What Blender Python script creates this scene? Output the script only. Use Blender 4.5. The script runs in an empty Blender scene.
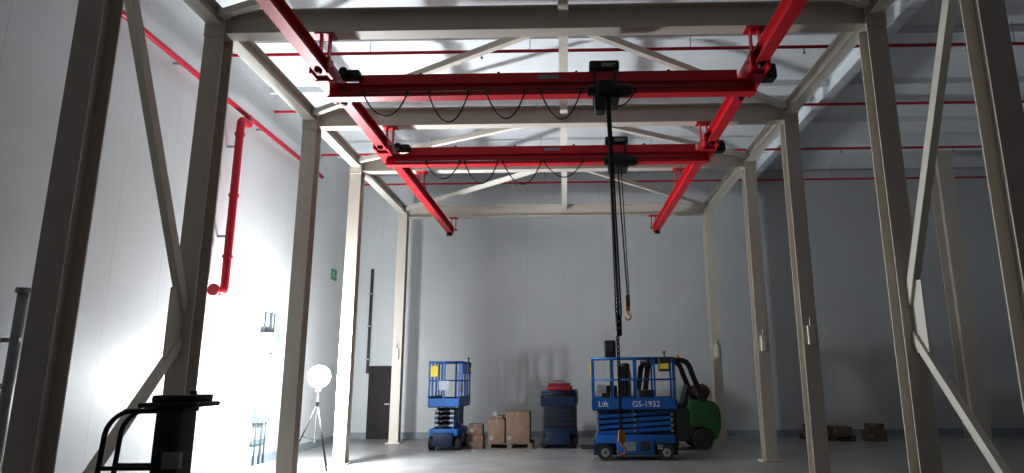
import bpy, bmesh, math, random
from mathutils import Vector, Matrix
random.seed(4)
sc=bpy.context.scene
V=Vector
# ------------------------------------------------------------------ materials
def mat(name,col,rough=.5,metal=0.0,noise=0.0,nscale=6.0,bump=0.0,emit=None,estr=0.0,stretch=None,col2=None):
    m=bpy.data.materials.new(name); m.use_nodes=True
    nt=m.node_tree; b=nt.nodes['Principled BSDF']
    b.inputs['Base Color'].default_value=(*col,1); b.inputs['Roughness'].default_value=rough
    b.inputs['Metallic'].default_value=metal
    if noise>0 or bump>0:
        tc=nt.nodes.new('ShaderNodeTexCoord'); mp=nt.nodes.new('ShaderNodeMapping')
        if stretch: mp.inputs['Scale'].default_value=stretch
        nz=nt.nodes.new('ShaderNodeTexNoise'); nz.inputs['Scale'].default_value=nscale; nz.inputs['Detail'].default_value=6
        nt.links.new(tc.outputs['Object'],mp.inputs['Vector']); nt.links.new(mp.outputs[0],nz.inputs['Vector'])
        if noise>0:
            cr=nt.nodes.new('ShaderNodeValToRGB')
            a=tuple(max(0,c*(1-noise)) for c in col); c2=col2 or tuple(min(1,c*(1+noise*.5)) for c in col)
            cr.color_ramp.elements[0].position=.3; cr.color_ramp.elements[1].position=.7
            cr.color_ramp.elements[0].color=(*a,1); cr.color_ramp.elements[1].color=(*c2,1)
            nt.links.new(nz.outputs['Fac'],cr.inputs[0]); nt.links.new(cr.outputs[0],b.inputs['Base Color'])
        if bump>0:
            bp=nt.nodes.new('ShaderNodeBump'); bp.inputs['Strength'].default_value=bump; bp.inputs['Distance'].default_value=.02
            nt.links.new(nz.outputs['Fac'],bp.inputs['Height']); nt.links.new(bp.outputs[0],b.inputs['Normal'])
    if emit:
        b.inputs['Emission Color'].default_value=(*emit,1); b.inputs['Emission Strength'].default_value=estr
    return m
def panel_mat(name,col,axis,width,rough=.45,dark=.8):
    """sandwich panel cladding: vertical joints every `width` metres along axis (object space)"""
    m=bpy.data.materials.new(name); m.use_nodes=True; nt=m.node_tree; b=nt.nodes['Principled BSDF']
    b.inputs['Roughness'].default_value=rough
    tc=nt.nodes.new('ShaderNodeTexCoord'); sp=nt.nodes.new('ShaderNodeSeparateXYZ'); nt.links.new(tc.outputs['Object'],sp.inputs[0])
    def mth(op,a,bv=None):
        n=nt.nodes.new('ShaderNodeMath'); n.operation=op
        nt.links.new(a,n.inputs[0])
        if bv is not None: n.inputs[1].default_value=bv
        return n.outputs[0]
    d=mth('DIVIDE',sp.outputs[axis],width); fr=mth('FRACT',d); s=mth('SUBTRACT',fr,.5); ab=mth('ABSOLUTE',s); g=mth('GREATER_THAN',ab,.5-.006/width)
    nz=nt.nodes.new('ShaderNodeTexNoise'); nz.inputs['Scale'].default_value=.7; nz.inputs['Detail'].default_value=5
    nt.links.new(tc.outputs['Object'],nz.inputs['Vector'])
    cr=nt.nodes.new('ShaderNodeValToRGB'); cr.color_ramp.elements[0].position=.3; cr.color_ramp.elements[1].position=.75
    cr.color_ramp.elements[0].color=(*[c*.92 for c in col],1); cr.color_ramp.elements[1].color=(*col,1)
    nt.links.new(nz.outputs['Fac'],cr.inputs[0])
    mx=nt.nodes.new('ShaderNodeMix'); mx.data_type='RGBA'
    nt.links.new(g,mx.inputs[0]); nt.links.new(cr.outputs[0],mx.inputs[6]); mx.inputs[7].default_value=(*[c*dark for c in col],1)
    nt.links.new(mx.outputs[2],b.inputs['Base Color'])
    return m
M={}
M['steel']=mat('steel_cream_paint',(.62,.57,.50),.5,0,.05,1.2)
M['steel2']=mat('brace_cream_paint',(.72,.69,.61),.5,0,.04,1.2)
M['red']=mat('crane_red_paint',(.62,.016,.026),.42,0,.08,5)
M['redpipe']=mat('sprinkler_red',(.55,.016,.04),.4,0,.08,5)
M['black']=mat('black_plastic',(.012,.012,.014),.5,0,.1,10)
M['dark']=mat('dark_steel',(.05,.05,.055),.45,.4,.2,12)
M['rubber']=mat('tyre_rubber',(.03,.03,.03),.85,0,.2,20)
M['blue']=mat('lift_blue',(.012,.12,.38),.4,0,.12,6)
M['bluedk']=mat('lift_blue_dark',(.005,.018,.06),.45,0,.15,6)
M['grey']=mat('machine_grey',(.30,.31,.32),.5,.1,.15,8)
M['white']=mat('white_decal',(.8,.8,.8),.5,0,.05,8)
M['orange']=mat('orange_hook',(.75,.28,.03),.45,0,.1,10)
M['yellow']=mat('yellow_label',(.75,.6,.05),.5,0,.1,10)
M['green']=mat('forklift_green',(.025,.12,.03),.42,0,.12,6)
M['tank']=mat('gas_tank_redbrown',(.16,.035,.03),.45,0,.2,8)
M['dkred']=mat('toolbox_red',(.22,.018,.025),.45,0,.1,8)
M['card']=mat('cardboard',(.22,.145,.10),.8,0,.18,7)
M['tape']=mat('carton_tape',(.27,.20,.15),.4,0,.1,10)
M['wood']=mat('pallet_wood',(.16,.13,.10),.8,0,.3,5,stretch=(1,8,8))
M['galv']=mat('galvanised',(.42,.43,.44),.4,.6,.15,12)
M['cab']=mat('cabinet_paint',(.30,.35,.39),.45,0,.06,5)
M['cabd']=mat('cabinet_dark_paint',(.15,.19,.22),.45,0,.06,5)
M['exit']=mat('sign_green',(.03,.30,.12),.5,0,.05,8)
M['glow']=mat('lamp_globe',(1,1,1),.5,0,.01,5,emit=(.93,.97,1.0),estr=1.0)
M['door']=mat('door_dark',(.018,.010,.012),.6,0,.15,5)
M['chain']=mat('chain_steel',(.03,.03,.03),.4,.6,.1,20)
M['strap']=mat('strap_brown',(.12,.07,.04),.7,0,.2,20)
M['wallw']=panel_mat('wall_panel_x',(.62,.645,.65),0,1.15)
M['walll']=panel_mat('wall_panel_y',(.70,.72,.725),1,1.15)
M['ceil']=panel_mat('ceiling_panel',(.86,.90,.93),1,1.0,.5,.75)
M['floor']=mat('concrete_floor',(.34,.34,.335),.38,0,.22,1.3,.06)
# ------------------------------------------------------------------ mesh builder
class B:
    def __init__(s,name): s.name=name; s.bm=bmesh.new(); s.m=[]; s.T=Matrix.Identity(4)
    def mi(s,k):
        if k not in s.m: s.m.append(k)
        return s.m.index(k)
    def _add(s,verts,faces,k,smooth=False):
        i=s.mi(k); vs=[s.bm.verts.new(s.T@V(v)) for v in verts]
        for f in faces:
            try:
                fc=s.bm.faces.new([vs[j] for j in f]); fc.material_index=i; fc.smooth=smooth
            except ValueError: pass
    def obox(s,c,ax,ay,az,k):
        c=V(c); ax=V(ax);ay=V(ay);az=V(az)
        vs=[c+sx*ax+sy*ay+sz*az for sx in(-1,1) for sy in(-1,1) for sz in(-1,1)]
        s._add(vs,[(0,1,3,2),(4,6,7,5),(0,4,5,1),(2,3,7,6),(0,2,6,4),(1,5,7,3)],k)
    def box(s,x0,x1,y0,y1,z0,z1,k,bev=0):
        if bev<=0:
            s.obox(((x0+x1)/2,(y0+y1)/2,(z0+z1)/2),((x1-x0)/2,0,0),(0,(y1-y0)/2,0),(0,0,(z1-z0)/2),k); return
        t=bmesh.new(); bmesh.ops.create_cube(t,size=1)
        for v in t.verts: v.co=V(((x0+x1)/2+v.co.x*(x1-x0),(y0+y1)/2+v.co.y*(y1-y0),(z0+z1)/2+v.co.z*(z1-z0)))
        bmesh.ops.bevel(t,geom=t.edges[:],offset=bev,segments=3,affect='EDGES',profile=.5)
        s.merge(t,k,True)
    def merge(s,t,k,smooth=False):
        t.verts.index_update()
        s._add([v.co.copy() for v in t.verts],[[v.index for v in f.verts] for f in t.faces],k,smooth); t.free()
    def cyl(s,p0,p1,r,k,n=14,r2=None,caps=True):
        p0=V(p0);p1=V(p1);d=(p1-p0).normalized(); a=d.orthogonal().normalized(); b=d.cross(a)
        r2=r if r2 is None else r2; vs=[]
        for j in range(n):
            t=2*math.pi*j/n; o=a*math.cos(t)+b*math.sin(t); vs+= [p0+o*r,p1+o*r2]
        fs=[(2*j,2*((j+1)%n),2*((j+1)%n)+1,2*j+1) for j in range(n)]
        s._add(vs,fs,k,True)
        if caps:
            s._add([vs[2*j] for j in range(n)],[tuple(range(n))[::-1]],k); s._add([vs[2*j+1] for j in range(n)],[tuple(range(n))],k)
    def tube(s,pts,r,k,n=8,cyc=False):
        pts=[V(p) for p in pts]; N=len(pts); rings=[]; a=None
        for i,p in enumerate(pts):
            if cyc: d=pts[(i+1)%N]-pts[i-1]
            else: d=(pts[min(i+1,N-1)]-pts[max(i-1,0)])
            d.normalize()
            if a is None: a=d.orthogonal().normalized()
            else:
                a=a-d*a.dot(d); a.normalize()
            b=d.cross(a); rings.append([p+(a*math.cos(2*math.pi*j/n)+b*math.sin(2*math.pi*j/n))*r for j in range(n)])
        vs=[v for R in rings for v in R]; fs=[]
        for i in range(N if cyc else N-1):
            i2=(i+1)%N
            for j in range(n): fs.append((i*n+j,i*n+(j+1)%n,i2*n+(j+1)%n,i2*n+j))
        if not cyc: fs+= [tuple(range(n))[::-1],tuple((N-1)*n+j for j in range(n))]
        s._add(vs,fs,k,True)
    def ibeam(s,p0,p1,dv,dep,wid,k,tf=.018,tw=.012):
        p0=V(p0);p1=V(p1);ax=(p1-p0);L=ax.length;ax.normalize();dv=V(dv);dv=(dv-ax*dv.dot(ax)).normalized();w=ax.cross(dv);c=(p0+p1)/2
        for sg in(-1,1): s.obox(c+dv*sg*(dep/2-tf/2),ax*L/2,w*wid/2,dv*tf/2,k)
        s.obox(c,ax*L/2,w*tw/2,dv*(dep/2-tf),k)
    def bar(s,p0,p1,dv,dep,wid,k):
        p0=V(p0);p1=V(p1);ax=(p1-p0);L=ax.length;ax.normalize();dv=V(dv);dv=(dv-ax*dv.dot(ax)).normalized();w=ax.cross(dv)
        s.obox((p0+p1)/2,ax*L/2,w*wid/2,dv*dep/2,k)
    def done(s):
        bmesh.ops.recalc_face_normals(s.bm,faces=s.bm.faces[:])
        me=bpy.data.meshes.new(s.name); s.bm.to_mesh(me); s.bm.free()
        for k in s.m: me.materials.append(M[k])
        o=bpy.data.objects.new(s.name,me); sc.collection.objects.link(o); return o
def fillet(pts,r,n=5):
    pts=[V(p) for p in pts]; out=[pts[0]]
    for i in range(1,len(pts)-1):
        a=(pts[i-1]-pts[i]);b=(pts[i+1]-pts[i]);rr=min(r,a.length*.49,b.length*.49)
        A=pts[i]+a.normalized()*rr;C=pts[i]+b.normalized()*rr
        for j in range(n+1):
            t=j/n; out.append(A*(1-t)**2+pts[i]*2*t*(1-t)+C*t*t)
    out.append(pts[-1]); return out
# ------------------------------------------------------------------ dimensions
XL,XR=-4.75,4.24
YS=[5.95,8.12,11.49,14.22,18.60]
H=6.75; WX0,WX1=-6.6,14.0; YB=20.0; YF=-4.0; ZC=8.2
# ------------------------------------------------------------------ room shell
def slab(name,x0,x1,y0,y1,z0,z1,k):
    b=B(name); b.box(x0,x1,y0,y1,z0,z1,k); return b.done()
slab('floor',WX0-.2,WX1+.2,YF,YB+.2,-.2,0,'floor')
slab('wall_back',WX0-.2,WX1+.2,YB,YB+.15,0,ZC+.2,'wallw')
slab('wall_left',WX0-.15,WX0,YF,YB,0,ZC+.2,'walll')
slab('wall_right',WX1,WX1+.15,YF,YB,0,ZC+.2,'walll')
slab('ceiling',WX0-.2,WX1+.2,YF,YB+.2,ZC,ZC+.15,'ceil')
b=B('baseboard_back'); b.box(WX0,WX1,YB-.05,YB,0,.18,'cab'); b.done()
b=B('baseboard_left'); b.box(WX0,WX0+.05,YF,YB-.05,0,.18,'cab'); b.done()
# door in back wall
b=B('door_1')
b.box(-5.95,-5.17,YB-.07,YB,0,2.12,'door'); b.box(-5.90,-5.22,YB-.09,YB-.07,.02,2.06,'door')
b.cyl((-5.30,YB-.14,1.0),(-5.30,YB-.08,1.0),.02,'galv'); b.box(-5.42,-5.29,YB-.15,YB-.13,.985,1.015,'galv')
b.done()
# invented downstand beam, added to shade the ceiling right of it; purlins
b=B('ceiling_shade_beam'); b.ibeam((5.95,YF,ZC-.2),(5.95,YB,ZC-.2),(0,0,1),.40,.24,'ceil'); b.done()
b=B('roof_purlins')
y=2.5
while y<YB: 
    b.box(WX0,WX1,y-.03,y+.03,ZC-.13,ZC,'ceil'); b.box(WX0,WX1,y-.03,y+.06,ZC-.14,ZC-.13,'ceil'); y+=2.2
b.done()
# ------------------------------------------------------------------ steel support frame
b=B('steel_portal_frame')
for i,y in enumerate(YS):
    for X in(XL,XR):
        b.ibeam((X,y,0),(X,y,H),(0,1,0),.27,.26,'steel',.02,.014)
        b.box(X-.2,X+.2,y-.2,y+.2,0,.03,'steel')
        for z in(H-.37,H-.02): b.box(X-.12,X+.12,y-.115,y+.115,z,z+.02,'steel')
        b.box(X-.135,X+.135,y-.15,y-.135,H-.42,H,'steel')
        for qx in(-.09,.09):
            for qz in(H-.36,H-.22,H-.08): b.cyl((X+qx,y-.165,qz),(X+qx,y-.15,qz),.016,'steel2',6)
    b.ibeam((XL+.13,y,H-.18),(XR-.13,y,H-.18),(0,0,1),.36,.22,'steel',.02,.014)
    if i<4:
        y2=YS[i+1]
        for X in(XL,XR): b.ibeam((X,y+.135,H-.13),(X,y2-.135,H-.13),(0,0,1),.24,.2,'steel2',.016,.012)
        b.ibeam((0.02,y+.11,H-.12),(0.02,y2-.11,H-.12),(0,0,1),.16,.14,'steel2',.012,.01)
        for X in(XL,XR):
            b.bar((0.0,y+.12,H-.12),(X-.12*(1 if X>0 else -1),y2-.2,H-.12),(0,0,1),.10,.10,'steel2')
        b.box(-.22,.24,y+.1,y+.3,H-.135,H-.12,'steel2')
# K braces between first two portals
for X in(XL,XR):
    y0,y1=YS[0],YS[1]
    b.bar((X,y0+.12,6.45),(X,y1-.12,2.60),(1,0,0),.09,.13,'steel2')
    b.bar((X,y0+.12,.12),(X,y1-.12,2.22),(1,0,0),.08,.11,'steel2')
    b.box(X-.008,X+.008,y1-.42,y1-.125,2.0,2.85,'steel2')
    b.box(X-.008,X+.008,y0+.125,y0+.40,.05,.45,'steel2')
# small connection boxes fixed to the columns
for (X,y,z) in((XR,YS[2],2.42),(XR,YS[3],2.42),(XL,YS[4],2.42),(XR,YS[4],2.42)):
    b.box(X-.06,X+.06,y-.20,y-.135,z-.16,z+.16,'steel2',.01); b.cyl((X,y-.165,z+.16),(X,y-.165,z+.3),.012,'galv')
b.done()
# ------------------------------------------------------------------ crane runways
RX=(-3.26,2.64); RZ=5.9
for X in RX:
    b=B('crane_runway_beam')
    b.ibeam((X,2.6,RZ),(X,18.1,RZ),(0,0,1),.22,.16,'red',.02,.014)
    b.box(X-.09,X+.09,18.08,18.11,RZ-.13,RZ+.12,'red')
    for y in YS:
        for dx in(-.06,.06): b.box(X+dx-.008,X+dx+.008,y-.05,y+.05,RZ+.1,H-.36,'red')
        b.box(X-.13,X+.13,y-.1,y+.1,H-.38,H-.36,'red'); b.box(X-.1,X+.1,y-.08,y+.08,RZ+.11,RZ+.13,'red')
    b.box(X-.07,X+.07,17.9,17.98,RZ-.2,RZ-.1,'black')
    b.done()
# ------------------------------------------------------------------ bridge cranes + hoists
def loop(p0,p1,sag,n=14):
    p0=V(p0);p1=V(p1); out=[]
    for i in range(n+1):
        t=i/n; p=p0.lerp(p1,t); p.z-=sag*(1-(2*t-1)**2); p.y-=.03*math.sin(t*6); out.append(p)
    return out
ZT,ZB=5.80,5.59
def bridge(y,loops):
    b=B('bridge_crane')
    zt,zb=ZT,ZB
    x0,x1=RX[0]-.02,RX[1]+.05
    b.ibeam((x0,y,(zt+zb)/2),(x1,y,(zt+zb)/2),(0,0,1),zt-zb,.17,'red',.028,.06)
    b.box(x0+.42,x1-.25,y-.06,y+.06,zt,zt+.13,'red')
    for x in RX:
        b.box(x-.13,x-.095,y-.50,y+.50,zt-.05,RZ+.06,'red'); b.box(x+.095,x+.13,y-.50,y+.50,zt-.05,RZ+.06,'red')
        b.box(x-.13,x+.13,y-.28,y+.28,zt-.06,zt-.03,'red')
        for dy in(-.40,.40):
            for dx in(-.08,.08): b.cyl((x+dx-.02,y+dy,RZ-.04),(x+dx+.02,y+dy,RZ-.04),.05,'dark')
            b.cyl((x-.16,y+dy,RZ-.04),(x+.16,y+dy,RZ-.04),.018,'galv',8)
        for dy in(-.55,.55): b.cyl((x,y+dy,zt-.02),(x,y+dy*.88,zt-.02),.045,'black')
    b.box(RX[0]+.18,RX[0]+.44,y-.20,y-.05,5.83,5.95,'black',.02); b.cyl((RX[0]+.24,y-.27,5.89),(RX[0]+.24,y-.08,5.89),.06,'black')
    b.box(RX[1]+.15,RX[1]+.34,y-.12,y+.08,5.78,5.93,'black',.02); b.cyl((RX[1]+.14,y-.18,5.88),(RX[1]+.28,y-.18,5.88),.07,'black')
    b.box(-.35,-.05,y-.065,y-.06,zt+.03,zt+.09,'cab')
    b.tube([(x0+.2,y-.14,zb+.05),(x1-.2,y-.14,zb+.05)],.010,'dark',6)
    for(a,c,sg) in loops:
        b.tube(loop((a,y-.15,zb+.0),(c,y-.15,zb+.0),sg),.010,'black',6)
        for q in(a,c): b.box(q-.015,q+.015,y-.165,y-.125,zb-.03,zb+.05,'black')
    for x in(-2.0,-.9,.2,1.5): b.cyl((x,y,zt+.13),(x,y,zt+.17),.02,'black')
    return b.done()
bridge(8.45,[(-2.75,-2.15,.32),(-1.85,-1.3,.42),(-1.05,-.52,.38),(-.30,.25,.40),(.5,1.0,.22)])
bridge(11.4,[(-2.5,-1.9,.3),(-1.8,-1.2,.4),(-1.1,-.4,.42),(-.35,.35,.3)])
def link_chain(b,p0,p1,r,k):
    p0=V(p0);p1=V(p1);d=p1-p0;L=d.length;d.normalize();pitch=.055;n=int(L/pitch);a=d.orthogonal().normalized();c=d.cross(a)
    for i in range(n):
        q=p0+d*pitch*(i+.5); s=a if i%2 else c
        pts=[q+d*(math.cos(t)*.036)+s*(math.sin(t)*.019) for t in [2*math.pi*j/8 for j in range(8)]]
        b.tube(pts,r,k,4,True)
def hook(b,p,k):
    p=V(p); b.box(p.x-.04,p.x+.04,p.y-.03,p.y+.03,p.z-.02,p.z+.12,k,.012)
    pts=[p+V((0,0,-.02)),p+V((0,0,-.06))]+[p+V((.05*math.sin(t),0,-.115+.05*math.cos(t))) for t in [x*math.pi/180 for x in range(20,290,25)]]
    b.tube(pts,.014,k,8)
def hoist(name,x,y,zlow,zhook,kind):
    b=B(name); zb=ZB; yb=y-.26; zc=zb+.0
    for s in(-1,1): b.box(x-.17,x+.17,y+s*.115-.012,y+s*.115+.012,zb-.16,zb+.14,'black')
    for dx in(-.1,.1):
        for s in(-1,1): b.cyl((x+dx,y+s*.11,zb+.07),(x+dx,y+s*.05,zb+.07),.04,'dark')
    b.box(x-.17,x+.17,y-.30,y+.12,zb-.16,zb-.13,'black')
    b.box(x-.14,x+.12,yb-.12,yb+.11,zc-.15,zc+.08,'black',.03)
    b.cyl((x+.1,yb,zc-.04),(x+.30,yb,zc-.04),.09,'black',18); b.cyl((x+.30,yb,zc-.04),(x+.34,yb,zc-.04),.075,'dark',18)
    b.cyl((x-.26,yb,zc-.04),(x-.13,yb,zc-.04),.08,'black',18)
    for q in range(5): b.cyl((x+.13+q*.035,yb,zc-.04),(x+.143+q*.035,yb,zc-.04),.10,'dark',18)
    b.box(x-.22,x+.20,y-.10,y+.10,5.95,6.09,'black',.03)
    for dx in(-.15,.13): b.box(x+dx-.015,x+dx+.015,y-.14,y-.105,zb,6.0,'black')
    b.box(x-.05,x+.15,y-.112,y-.10,5.98,6.04,'grey')
    if kind==1:
        b.box(x-.17,x-.03,yb-.1,yb+.1,zc-.36,zc-.14,'black',.02)
        link_chain(b,(x+.02,yb,zc-.15),(x+.07,yb,zhook),.010,'chain')
        hook(b,(x+.07,yb,zhook-.06),'orange')
        pts=[(x+.0+.006*i,yb-.04,zc-.15-(zc-.15-zlow)*i/12) for i in range(13)]
        b.tube(pts,.018,'black',8)
        b.tube([(p[0]+.035,p[1]+.02,p[2]) for p in pts],.012,'black',6)
        px,py,pz=pts[-1]; b.box(px-.035,px+.035,py-.03,py+.03,pz-.26,pz,'black',.015)
        b.cyl((px,py-.03,pz-.08),(px,py-.045,pz-.08),.014,'orange',10); b.cyl((px,py-.03,pz-.16),(px,py-.045,pz-.16),.014,'grey',10)
    else:
        pts=[(x-.02+.01*i,yb,zb-.15-(zb-.15-zlow)*i/10) for i in range(11)]
        b.tube(pts,.013,'black',6); b.tube([(p[0]+.06-.003*i,p[1]+.02,p[2]) for i,p in enumerate(pts)],.010,'strap',6)
        px,py,pz=pts[-1]; b.box(px-.03,px+.04,py-.03,py+.03,pz-.22,pz,'strap',.012)
        hook(b,(px+.0,py,pz-.26),'orange')
    return b.done()
hoist('chain_hoist',.60,8.45,2.50,1.05,1)
hoist('chain_hoist',1.00,11.4,3.12,3.0,2)
# ------------------------------------------------------------------ sprinkler pipes
b=B('sprinkler_main_pipe')
PX=-6.42
b.tube([(PX,0,7.0),(PX,16.4,7.0)],.05,'redpipe',12)
b.tube(fillet([(PX+.0,12.3,7.0),(PX+.05,12.3,6.8),(PX+.05,11.95,6.8),(PX+.05,11.95,3.35),(PX+.05,11.6,3.35)],.12),.075,'redpipe',14)
b.cyl((PX+.05,11.6,3.35),(PX+.05,11.57,3.35),.11,'redpipe',16)
for z in(6.45,5.2,4.0): b.cyl((PX+.05,11.95,z),(PX+.05,11.95,z+.05),.095,'redpipe',14)
for y in range(1,17,3): b.box(WX0+.005,PX,y,y+.04,6.98,7.02,'galv')
for z in(4.4,6.2): b.box(WX0+.005,PX+.05,11.93,11.97,z,z+.04,'galv')
b.done()
for y in(5.4,8.3,11.1,13.75,16.7,19.5):
    b=B('sprinkler_branch_pipe'); b.cyl((WX0+.02,y,7.72),(WX1-.05,y,7.72),.030,'redpipe',10)
    x=-4.5
    while x<13:
        b.cyl((x,y,7.72),(x,y,7.60),.012,'galv',6); b.cyl((x,y,7.60),(x,y,7.585),.03,'galv',8)
        b.cyl((x+.9,y,7.72),(x+.9,y,ZC-.005),.008,'galv',6); x+=3
    b.done()
b=B('wall_standpipe')
b.tube([(WX0+.14,7.6,0),(WX0+.14,7.6,2.78)],.06,'grey',12); b.cyl((WX0+.14,7.6,2.78),(WX0+.14,7.6,2.84),.085,'grey',14)
for z in(.8,2.2): b.box(WX0,WX0+.2,7.57,7.63,z,z+.05,'galv')
b.tube(fillet([(WX0+.14,7.6,1.7),(WX0+.14,7.3,1.7),(WX0+.14,7.3,1.2)],.08),.03,'grey',8)
b.done()
b=B('exit_sign'); b.box(WX0,WX0+.03,18.0,18.4,4.5,4.8,'exit',.008); b.box(WX0+.03,WX0+.035,18.06,18.2,4.56,4.74,'cab'); b.box(WX0+.03,WX0+.035,18.24,18.36,4.6,4.65,'cab'); b.done()
b=B('electrical_cabinet')
y0=14.0
b.box(WX0,WX0+.22,y0,y0+.55,1.9,2.75,'cab',.01); b.box(WX0+.22,WX0+.235,y0+.03,y0+.52,1.93,2.72,'cabd',.006); b.cyl((WX0+.235,y0+.1,2.3),(WX0+.26,y0+.1,2.3),.02,'dark')
for y in(y0+.05,y0+.3,y0+.5): b.tube([(WX0+.08,y,0),(WX0+.08,y,3.2)],.022,'cabd',6)
b.box(WX0,WX0+.18,y0,y0+.45,.85,1.35,'cabd',.01); b.box(WX0+.03,WX0+.07,y0-.05,y0+.6,.42,.50,'cabd')
b.done()
b=B('wall_conduit'); b.box(-6.05,-5.97,YB-.06,YB,1.9,5.1,'dark'); 
for z in(2.3,3.3,4.3): b.box(-6.10,-5.93,YB-.07,YB,z,z+.04,'galv')
b.done()
b=B('batten_luminaire'); b.box(-3.9,-2.7,9.35,9.5,ZC-.30,ZC-.22,'white',.015); b.box(-3.85,-3.83,9.4,9.44,ZC-.22,ZC,'galv'); b.box(-2.77,-2.75,9.4,9.44,ZC-.22,ZC,'galv'); b.done()
# ------------------------------------------------------------------ tripod work lamp: globe + added fill spot for the ceiling
LX,LY,LZ=-5.05,13.5,1.80; LR=.22
b=B('tripod_work_lamp')
for a in(200,320,80):
    t=math.radians(a); e=V((LX+.5*math.cos(t),LY+.5*math.sin(t),.015)); b.tube([(LX,LY,1.25),e],.016,'dark',8)
    b.cyl(e,e-V((0,0,.015)),.025,'rubber',8)
    mid=V((LX,LY,1.25)).lerp(e,.5); b.tube([mid,(LX,LY,.55)],.008,'dark',6)
b.cyl((LX,LY,.5),(LX,LY,1.55),.018,'galv'); b.cyl((LX,LY,1.2),(LX,LY,1.3),.035,'black'); b.cyl((LX,LY,1.50),(LX,LY,1.58),.05,'yellow',16)
t=bmesh.new(); bmesh.ops.create_uvsphere(t,u_segments=24,v_segments=14,radius=LR)
for v in t.verts: v.co+=V((LX,LY,LZ))
b.merge(t,'glow',True)
b.done()
M['glow'].node_tree.nodes['Principled BSDF'].inputs['Emission Strength'].default_value=620
ld=bpy.data.lights.new('ceiling_fill_spot','SPOT'); ld.energy=1200; ld.spot_size=math.radians(150); ld.spot_blend=1.0; ld.shadow_soft_size=.12; ld.color=(.9,.95,1)  # extra fill with no lamp head of its own, brightens the ceiling
lo=bpy.data.objects.new('ceiling_fill_spot',ld); sc.collection.objects.link(lo); lo.location=(LX,LY,LZ+.36)
lo.rotation_euler=V((.75,-.35,.8)).to_track_quat('-Z','Y').to_euler()
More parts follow.
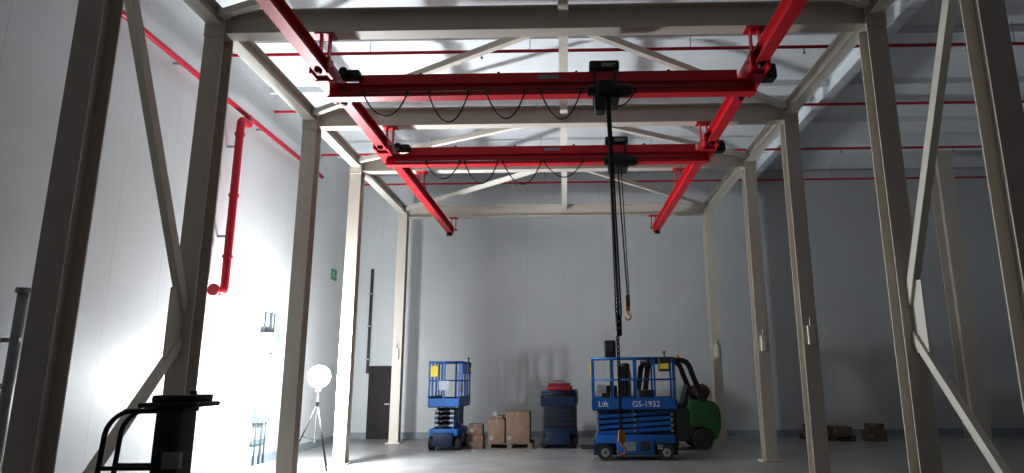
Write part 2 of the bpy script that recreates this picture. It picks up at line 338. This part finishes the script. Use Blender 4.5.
# ------------------------------------------------------------------ scissor lifts
def lift(name,cx,cy,rot,L=1.8,W=.8,colr='blue',text=True,folded=False):
    b=B(name); b.T=Matrix.Translation((cx,cy,0))@Matrix.Rotation(rot,4,'Z')
    l,w=L/2,W/2
    for sx in(-1,1):
        for sy in(-1,1):
            x=sx*(l-.25); y=sy*(w-.06)
            b.cyl((x,y-.06,.165),(x,y+.06,.165),.165,'rubber',20); b.cyl((x,y-.065,.165),(x,y+.065,.165),.09,'grey',14)
            b.cyl((x,y-.07,.165),(x,y+.07,.165),.03,'dark',10)
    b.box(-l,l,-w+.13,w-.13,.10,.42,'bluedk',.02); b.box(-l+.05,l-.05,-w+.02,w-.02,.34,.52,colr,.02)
    b.box(-l+.5,l-.5,-w,w,.12,.46,colr,.02)
    for s in(-1,1):
        b.box(-.25,.0,s*w-.006,s*w+.006,.2,.38,'grey'); b.box(.1,.3,s*w-.006,s*w+.006,.2,.38,'dark')
    for z in(.3,.55,.8): b.box(l-.01,l+.05,-.2,.2,z,z+.025,'dark')
    for y in(-.2,.2): b.box(l,l+.03,y-.015,y+.015,.2,1.1,'dark')
    n=4
    for i in range(n):
        z0=.55+i*.115; z1=z0+.1
        for s in(-1,1):
            y=s*(w-.16)
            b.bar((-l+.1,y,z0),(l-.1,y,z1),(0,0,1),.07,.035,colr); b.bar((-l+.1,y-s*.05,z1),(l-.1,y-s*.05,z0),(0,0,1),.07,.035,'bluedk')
            for x in(-l+.1,0,l-.1): b.cyl((x,y+s*.03,(z0+z1)/2),(x,y-s*.08,(z0+z1)/2),.03,'galv',8)
        for x in(-l+.12,0,l-.12): b.cyl((x,-w+.16,(z0+z1)/2),(x,w-.16,(z0+z1)/2),.022,'dark',8)
    b.cyl((-l+.3,0,.6),(l*.4,0,.95),.05,'dark')
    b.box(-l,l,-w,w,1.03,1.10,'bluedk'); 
    for s in(-1,1): b.box(-l,l,s*w-.02,s*w+.02,1.06,1.30,colr)
    for s in(-1,1): b.box(s*l-.02,s*l+.02,-w,w,1.06,1.25,colr)
    if not folded:
        top=2.14
        for s in(-1,1):
            for x in(-l+.02,-l/2,0.05,l/2,l-.02): b.box(x-.02,x+.02,s*w-.02,s*w+.02,1.1,top,colr)
            b.tube([(-l,s*w,top),(l,s*w,top)],.022,colr); b.tube([(-l,s*w,1.68),(l,s*w,1.68)],.018,colr)
        for s in(-1,1):
            b.tube([(s*l,-w,top),(s*l,w,top)],.022,colr); b.tube([(s*l,-w,1.68),(s*l,w,1.68)],.018,colr)
            b.box(s*l-.02,s*l+.02,-.02,.02,1.1,top,colr)
        b.box(l-.35,l-.12,-w-.06,-w+.12,1.85,2.15,'dark',.02); b.cyl((l-.22,-w,2.15),(l-.22,-w,2.25),.015,'black'); b.cyl((l-.22,-w,2.24),(l-.22,-w,2.28),.028,'black')
        b.box(l-.33,l-.14,-w-.066,-w-.06,1.9,2.02,'yellow')
        b.box(-l+.1,-l+.30,-w-.026,-w-.02,1.4,1.58,'grey')
        b.box(-l-.026,-l-.02,-.13,.13,1.45,1.68,'cab')
        b.box(-l-.05,-l-.02,.15,.34,1.78,2.05,'yellow',.008)
    else:
        b.box(-l+.02,l-.02,-w+.02,w-.02,.50,1.04,'black',.03)
        for k in range(4): b.box(-l-.0,-l+.02,-w+.1,w-.1,.58+k*.11,.62+k*.11,'bluedk')
        b.box(-l+.04,l-.04,-w+.04,w-.04,1.12,1.38,'black',.04)
        for k in range(2):
            z=1.34+k*.05
            for s in(-1,1): b.tube([(-l,s*(w-.04*k),z),(l,s*(w-.04*k),z)],.02,'bluedk')
            for s in(-1,1): b.tube([(s*l,-w,z),(s*l,w,z)],.02,'bluedk')
        x0=-l+.05
        b.box(x0,x0+.38,-.34,.30,1.41,1.54,'dkred',.03); b.box(x0+.04,x0+.34,-.30,.26,1.54,1.60,'dkred',.03)
        b.tube([(x0+.2,-.15,1.60),(x0+.2,-.12,1.65),(x0+.2,.1,1.65),(x0+.2,.13,1.60)],.012,'dark',6)
    if name=='scissor_lift' and text:
        b.cyl((-.48,.02,1.11),(-.48,.02,2.25),.03,'black'); b.box(-.62,-.36,-.08,.12,2.12,2.55,'black',.03); b.box(-.56,-.42,-.09,-.08,2.3,2.5,'dark'); b.cyl((-.48,.02,1.1),(-.48,.02,1.16),.16,'black')
        b.box(-.7,-.35,.05,.3,1.1,1.55,'black',.03); b.box(.1,.5,-.1,.25,1.1,1.45,'dark',.02)
    o=b.done()
    if text:
        for (txt,sz,z,px) in(('GS-1932',.17,1.11,-.05),('Lift',.17,1.11,-.78),('32',.12,.24,.45)):
            cu=bpy.data.curves.new('decal_text','FONT'); cu.body=txt; cu.size=sz; cu.extrude=.002
            to=bpy.data.objects.new('decal_text',cu); sc.collection.objects.link(to); cu.materials.append(M['white'])
            loc=Matrix.Translation((cx,cy,0))@Matrix.Rotation(rot,4,'Z')@Matrix.Translation((px,-w-(.022 if z>1 else .008),z))@Matrix.Rotation(math.radians(90),4,'X')
            to.parent=o; to.matrix_world=loc
    return o
lift('scissor_lift',1.50,14.85,math.radians(-3),1.80,.81)
lift('scissor_lift',-3.0,17.2,math.radians(87),1.35,.76,text=False)
lift('scissor_lift',-.15,17.6,math.radians(87),1.6,.86,'bluedk',text=False,folded=True)
# ------------------------------------------------------------------ forklift (facing -x)
def forklift(cx,cy,rot):
    b=B('forklift'); b.T=Matrix.Translation((cx,cy,0))@Matrix.Rotation(rot,4,'Z')
    def wheel(x,y,r,wd):
        b.cyl((x,y-wd/2,r),(x,y+wd/2,r),r,'rubber',24); b.cyl((x,y-wd/2-.01,r),(x,y+wd/2+.01,r),r*.55,'dark',16); b.cyl((x,y-wd/2-.02,r),(x,y+wd/2+.02,r),r*.2,'dark',10)
    for s in(-1,1): wheel(-.75,s*.45,.32,.22); wheel(.72,s*.43,.25,.18)
    def prof(pts,y0,y1,k,bev=.03):
        t=bmesh.new(); vs=[t.verts.new((p[0],y0,p[1])) for p in pts]; f=t.faces.new(vs)
        r=bmesh.ops.extrude_face_region(t,geom=[f]); bmesh.ops.translate(t,vec=(0,y1-y0,0),verts=[g for g in r['geom'] if isinstance(g,bmesh.types.BMVert)])
        bmesh.ops.bevel(t,geom=t.edges[:],offset=bev,segments=2,affect='EDGES'); b.merge(t,k,False)
    prof([(-1.0,.45),(-.95,.72),(-.55,.72),(-.4,.42),(.3,.42),(.45,.22),(-.4,.2),(-.42,.35),(-.6,.6),(-.9,.6)],-.5,.5,'dark',.01)
    prof([(-.35,.22),(-.35,.48),(-.12,.5),(-.1,.95),(.55,.98),(.55,.22)],-.46,.46,'dark')
    pts=[(.42,.55),(.42,1.10),(.62,1.18),(.95,1.16),(1.10,1.08),(1.17,.92),(1.18,.6),(1.12,.35),(1.02,.22),(.98,.24),(.92,.46),(.72,.55)]
    prof(pts,-.53,.53,'green',.045)
    prof([(.98,.50),(1.2,.5),(1.2,.62),(.98,.62)],-.2,.2,'dark',.01)
    b.cyl((1.18,0,.42),(1.18,0,.62),.03,'galv')
    b.box(-.05,.42,-.24,.24,.98,1.10,'black',.04); b.bar((.38,0,1.08),(.52,0,1.52),(0,1,0),.44,.1,'black')
    b.bar((-.72,0,.7),(-.58,0,1.12),(0,1,0),.5,.12,'dark'); b.tube([(-.55+.06*math.cos(t),.17*math.sin(t),1.28+.14*math.cos(t)) for t in [j*math.pi/9 for j in range(18)]],.014,'black',6,True); b.cyl((-.60,0,1.1),(-.52,0,1.28),.02,'black')
    for s in(-1,1):
        y=s*.46
        P=fillet([(-.75,y,.65),(-.55,y,2.10),(.42,y,2.14),(.56,y,1.7),(.80,y,1.12)],.22,6)
        for i in range(len(P)-1): b.bar(P[i],P[i+1]+(P[i+1]-P[i])*.1,(0,1,0),.06,.12,'black')
    for i in range(8):
        x=-.45+i*.115; b.box(x-.015,x+.015,-.46,.46,2.11,2.15,'black')
    for x in(-.55,.42): b.box(x-.03,x+.03,-.48,.48,2.08,2.14,'black')
    b.box(-.62,-.54,-.42,-.30,1.9,2.02,'dark',.01); b.cyl((.35,.3,2.15),(.35,.3,2.27),.05,'orange')
    b.cyl((.82,-.36,1.37),(.82,.36,1.37),.165,'tank',24); 
    for s in(-1,1): b.cyl((.82,s*.36,1.37),(.82,s*.44,1.37),.165,'tank',24,.09); b.cyl((.82,s*.44,1.37),(.82,s*.47,1.37),.05,'dark',12)
    for y in(-.2,.2): b.tube([(.82+.172*math.cos(t),y,1.37+.172*math.sin(t)) for t in [j*math.pi/10 for j in range(20)]],.012,'dark',6,True); b.box(.70,.94,y-.03,y+.03,1.14,1.23,'dark')
    for s in(-1,1):
        b.ibeam((-1.10,s*.33,.08),(-1.06,s*.33,2.05),(1,0,0),.13,.06,'dark'); b.ibeam((-1.16,s*.26,.12),(-1.12,s*.26,2.0),(1,0,0),.10,.05,'black')
        b.cyl((-1.0,s*.18,.3),(-.97,s*.18,1.9),.03,'galv')
        b.box(-1.25,-1.20,s*.25-.06,s*.25+.06,.06,.65,'dark'); b.bar((-1.22,s*.25,.075),(-2.2,s*.25,.065),(0,1,0),.12,.04,'dark')
        b.bar((-.95,s*.4,.75),(-1.06,s*.33,.8),(0,0,1),.06,.06,'dark')
    for z in(.15,1.0,2.0): b.box(-1.15,-1.03,-.34,.34,z,z+.07,'dark')
    for z in(.22,.58): b.box(-1.21,-1.16,-.45,.45,z,z+.09,'black')
    for y in(-.4,-.2,0,.2,.4): b.box(-1.20,-1.17,y-.012,y+.012,.65,1.15,'black')
    b.box(-1.2,-1.17,-.42,.42,1.15,1.19,'black')
    for s in(-1,1): b.box(1.165,1.185,s*.4-.05,s*.4+.05,.85,.93,'orange')
    return b.done()
forklift(2.55,16.75,math.radians(4))
# ------------------------------------------------------------------ cartons & pallets
def pallet(b,x0,y0,w,d,z=0):
    for i in range(3):
        y=y0+i*(d-.1)/2; b.box(x0,x0+w,y,y+.1,z,z+.02,'wood')
        for j in range(3): x=x0+j*(w-.12)/2; b.box(x,x+.12,y,y+.1,z+.02,z+.10,'wood')
    for i in range(3): x=x0+i*(w-.12)/2; b.box(x,x+.12,y0,y0+d,z+.10,z+.12,'wood')
    n=7
    for i in range(n): y=y0+i*(d-.09)/(n-1); b.box(x0,x0+w,y,y+.09,z+.12,z+.14,'wood')
def carton(b,x0,x1,y0,y1,z0,z1,k='card'):
    b.box(x0,x1,y0,y1,z0,z1,k,.008); xm=(x0+x1)/2
    b.box(xm-.025,xm+.025,y0-.002,y1+.002,z1-.12,z1+.002,'tape'); b.box(x0+.04,x0+.14,y0-.003,y0,z0+.08,z0+.17,'grey')
b=B('pallet_of_cartons'); pallet(b,-2.0,16.9,1.15,.9); carton(b,-1.97,-1.55,16.92,17.5,.14,.72); carton(b,-1.52,-.92,16.95,17.6,.14,.90); carton(b,-1.9,-1.6,17.0,17.4,.72,.80); b.done()
b=B('carton_stack'); carton(b,-2.50,-2.1,17.0,17.4,0,.32); carton(b,-2.48,-2.12,17.02,17.36,.32,.60); b.done()
b=B('pallet_of_cartons'); pallet(b,6.6,18.3,1.2,.9); carton(b,6.63,7.15,18.32,19.0,.14,.40); carton(b,7.18,7.75,18.35,19.0,.14,.36); b.done()
b=B('carton_stack'); carton(b,8.1,8.6,18.2,18.6,0,.28); carton(b,8.15,8.55,18.22,18.55,.28,.45); b.done()
for(X,y) in((11.0,18.2),(12.9,12.5)):
    b=B('building_column'); b.ibeam((X,y,0),(X,y,ZC-.14),(0,1,0),.5,.42,'steel',.03,.02); b.box(X-.3,X+.3,y-.3,y+.3,0,.04,'steel'); b.done()
# ------------------------------------------------------------------ foreground cart with control head and tubular handle rail
b=B('control_cart')
cx,cy=-3.28,5.6
b.box(cx-.11,cx+.11,cy-.12,cy+.12,.18,1.50,'dark',.02)
b.box(cx-.07,cx+.05,cy-.135,cy-.12,.7,1.35,'black',.005)
b.box(cx-.22,cx+.26,cy-.2,cy+.2,1.53,1.57,'black',.015); b.box(cx-.14,cx+.22,cy-.15,cy+.15,1.57,1.63,'black',.015); b.box(cx-.12,cx+.12,cy-.12,cy+.12,1.49,1.54,'black')
b.cyl((cx+.12,cy,1.63),(cx+.12,cy,1.66),.03,'dark')
for s in(-1,1):
    y=cy+s*.10
    b.tube(fillet([(cx-.05,y,1.50),(cx-.40,y,1.50),(cx-.52,y,1.38),(cx-.58,y,.25)],.1),.02,'black',8)
    b.tube([(cx-.1,y,1.05),(cx-.55,y,1.05)],.018,'black',8); b.tube([(cx-.1,y,.6),(cx-.56,y,.6)],.018,'black',8)
b.tube([(cx-.38,cy-.1,1.5),(cx-.38,cy+.1,1.5)],.018,'black',8)
b.box(cx-.68,cx+.3,cy-.32,cy+.32,.14,.26,'dark',.02)
for sx in(cx-.55,cx+.18):
    for sy in(-1,1): b.cyl((sx,cy+sy*.28-.03,.08),(sx,cy+sy*.28+.03,.08),.08,'rubber',16)
b.box(cx+.02,cx+.16,cy-.18,cy-.12,1.05,1.18,'grey',.01)
b.done()
# ------------------------------------------------------------------ light
w=bpy.data.worlds.new('World'); sc.world=w; w.use_nodes=True
w.node_tree.nodes['Background'].inputs[0].default_value=(.88,.77,.75,1); w.node_tree.nodes['Background'].inputs[1].default_value=.07
# ------------------------------------------------------------------ camera
f,pi_,ya,ro,cxp=647.28,.2137,.0136,-.0083,555.46
fw=V((-math.sin(ya)*math.cos(pi_),math.cos(ya)*math.cos(pi_),math.sin(pi_)))
rt=V((math.cos(ya),math.sin(ya),0)); up=V((math.sin(ya)*math.sin(pi_),-math.cos(ya)*math.sin(pi_),math.cos(pi_)))
r2=rt*math.cos(ro)+up*math.sin(ro); u2=-rt*math.sin(ro)+up*math.cos(ro)
cd=bpy.data.cameras.new('Camera'); cd.sensor_width=36; cd.lens=36*f/1024; cd.shift_x=-(cxp-512)/1024
cam=bpy.data.objects.new('Camera',cd); sc.collection.objects.link(cam)
cam.matrix_world=Matrix(((r2.x,u2.x,-fw.x,0),(r2.y,u2.y,-fw.y,0),(r2.z,u2.z,-fw.z,1.75),(0,0,0,1)))
sc.camera=cam
sc.view_settings.view_transform='Standard'
sc.view_settings.exposure=-.12
sc.view_settings.gamma=.84
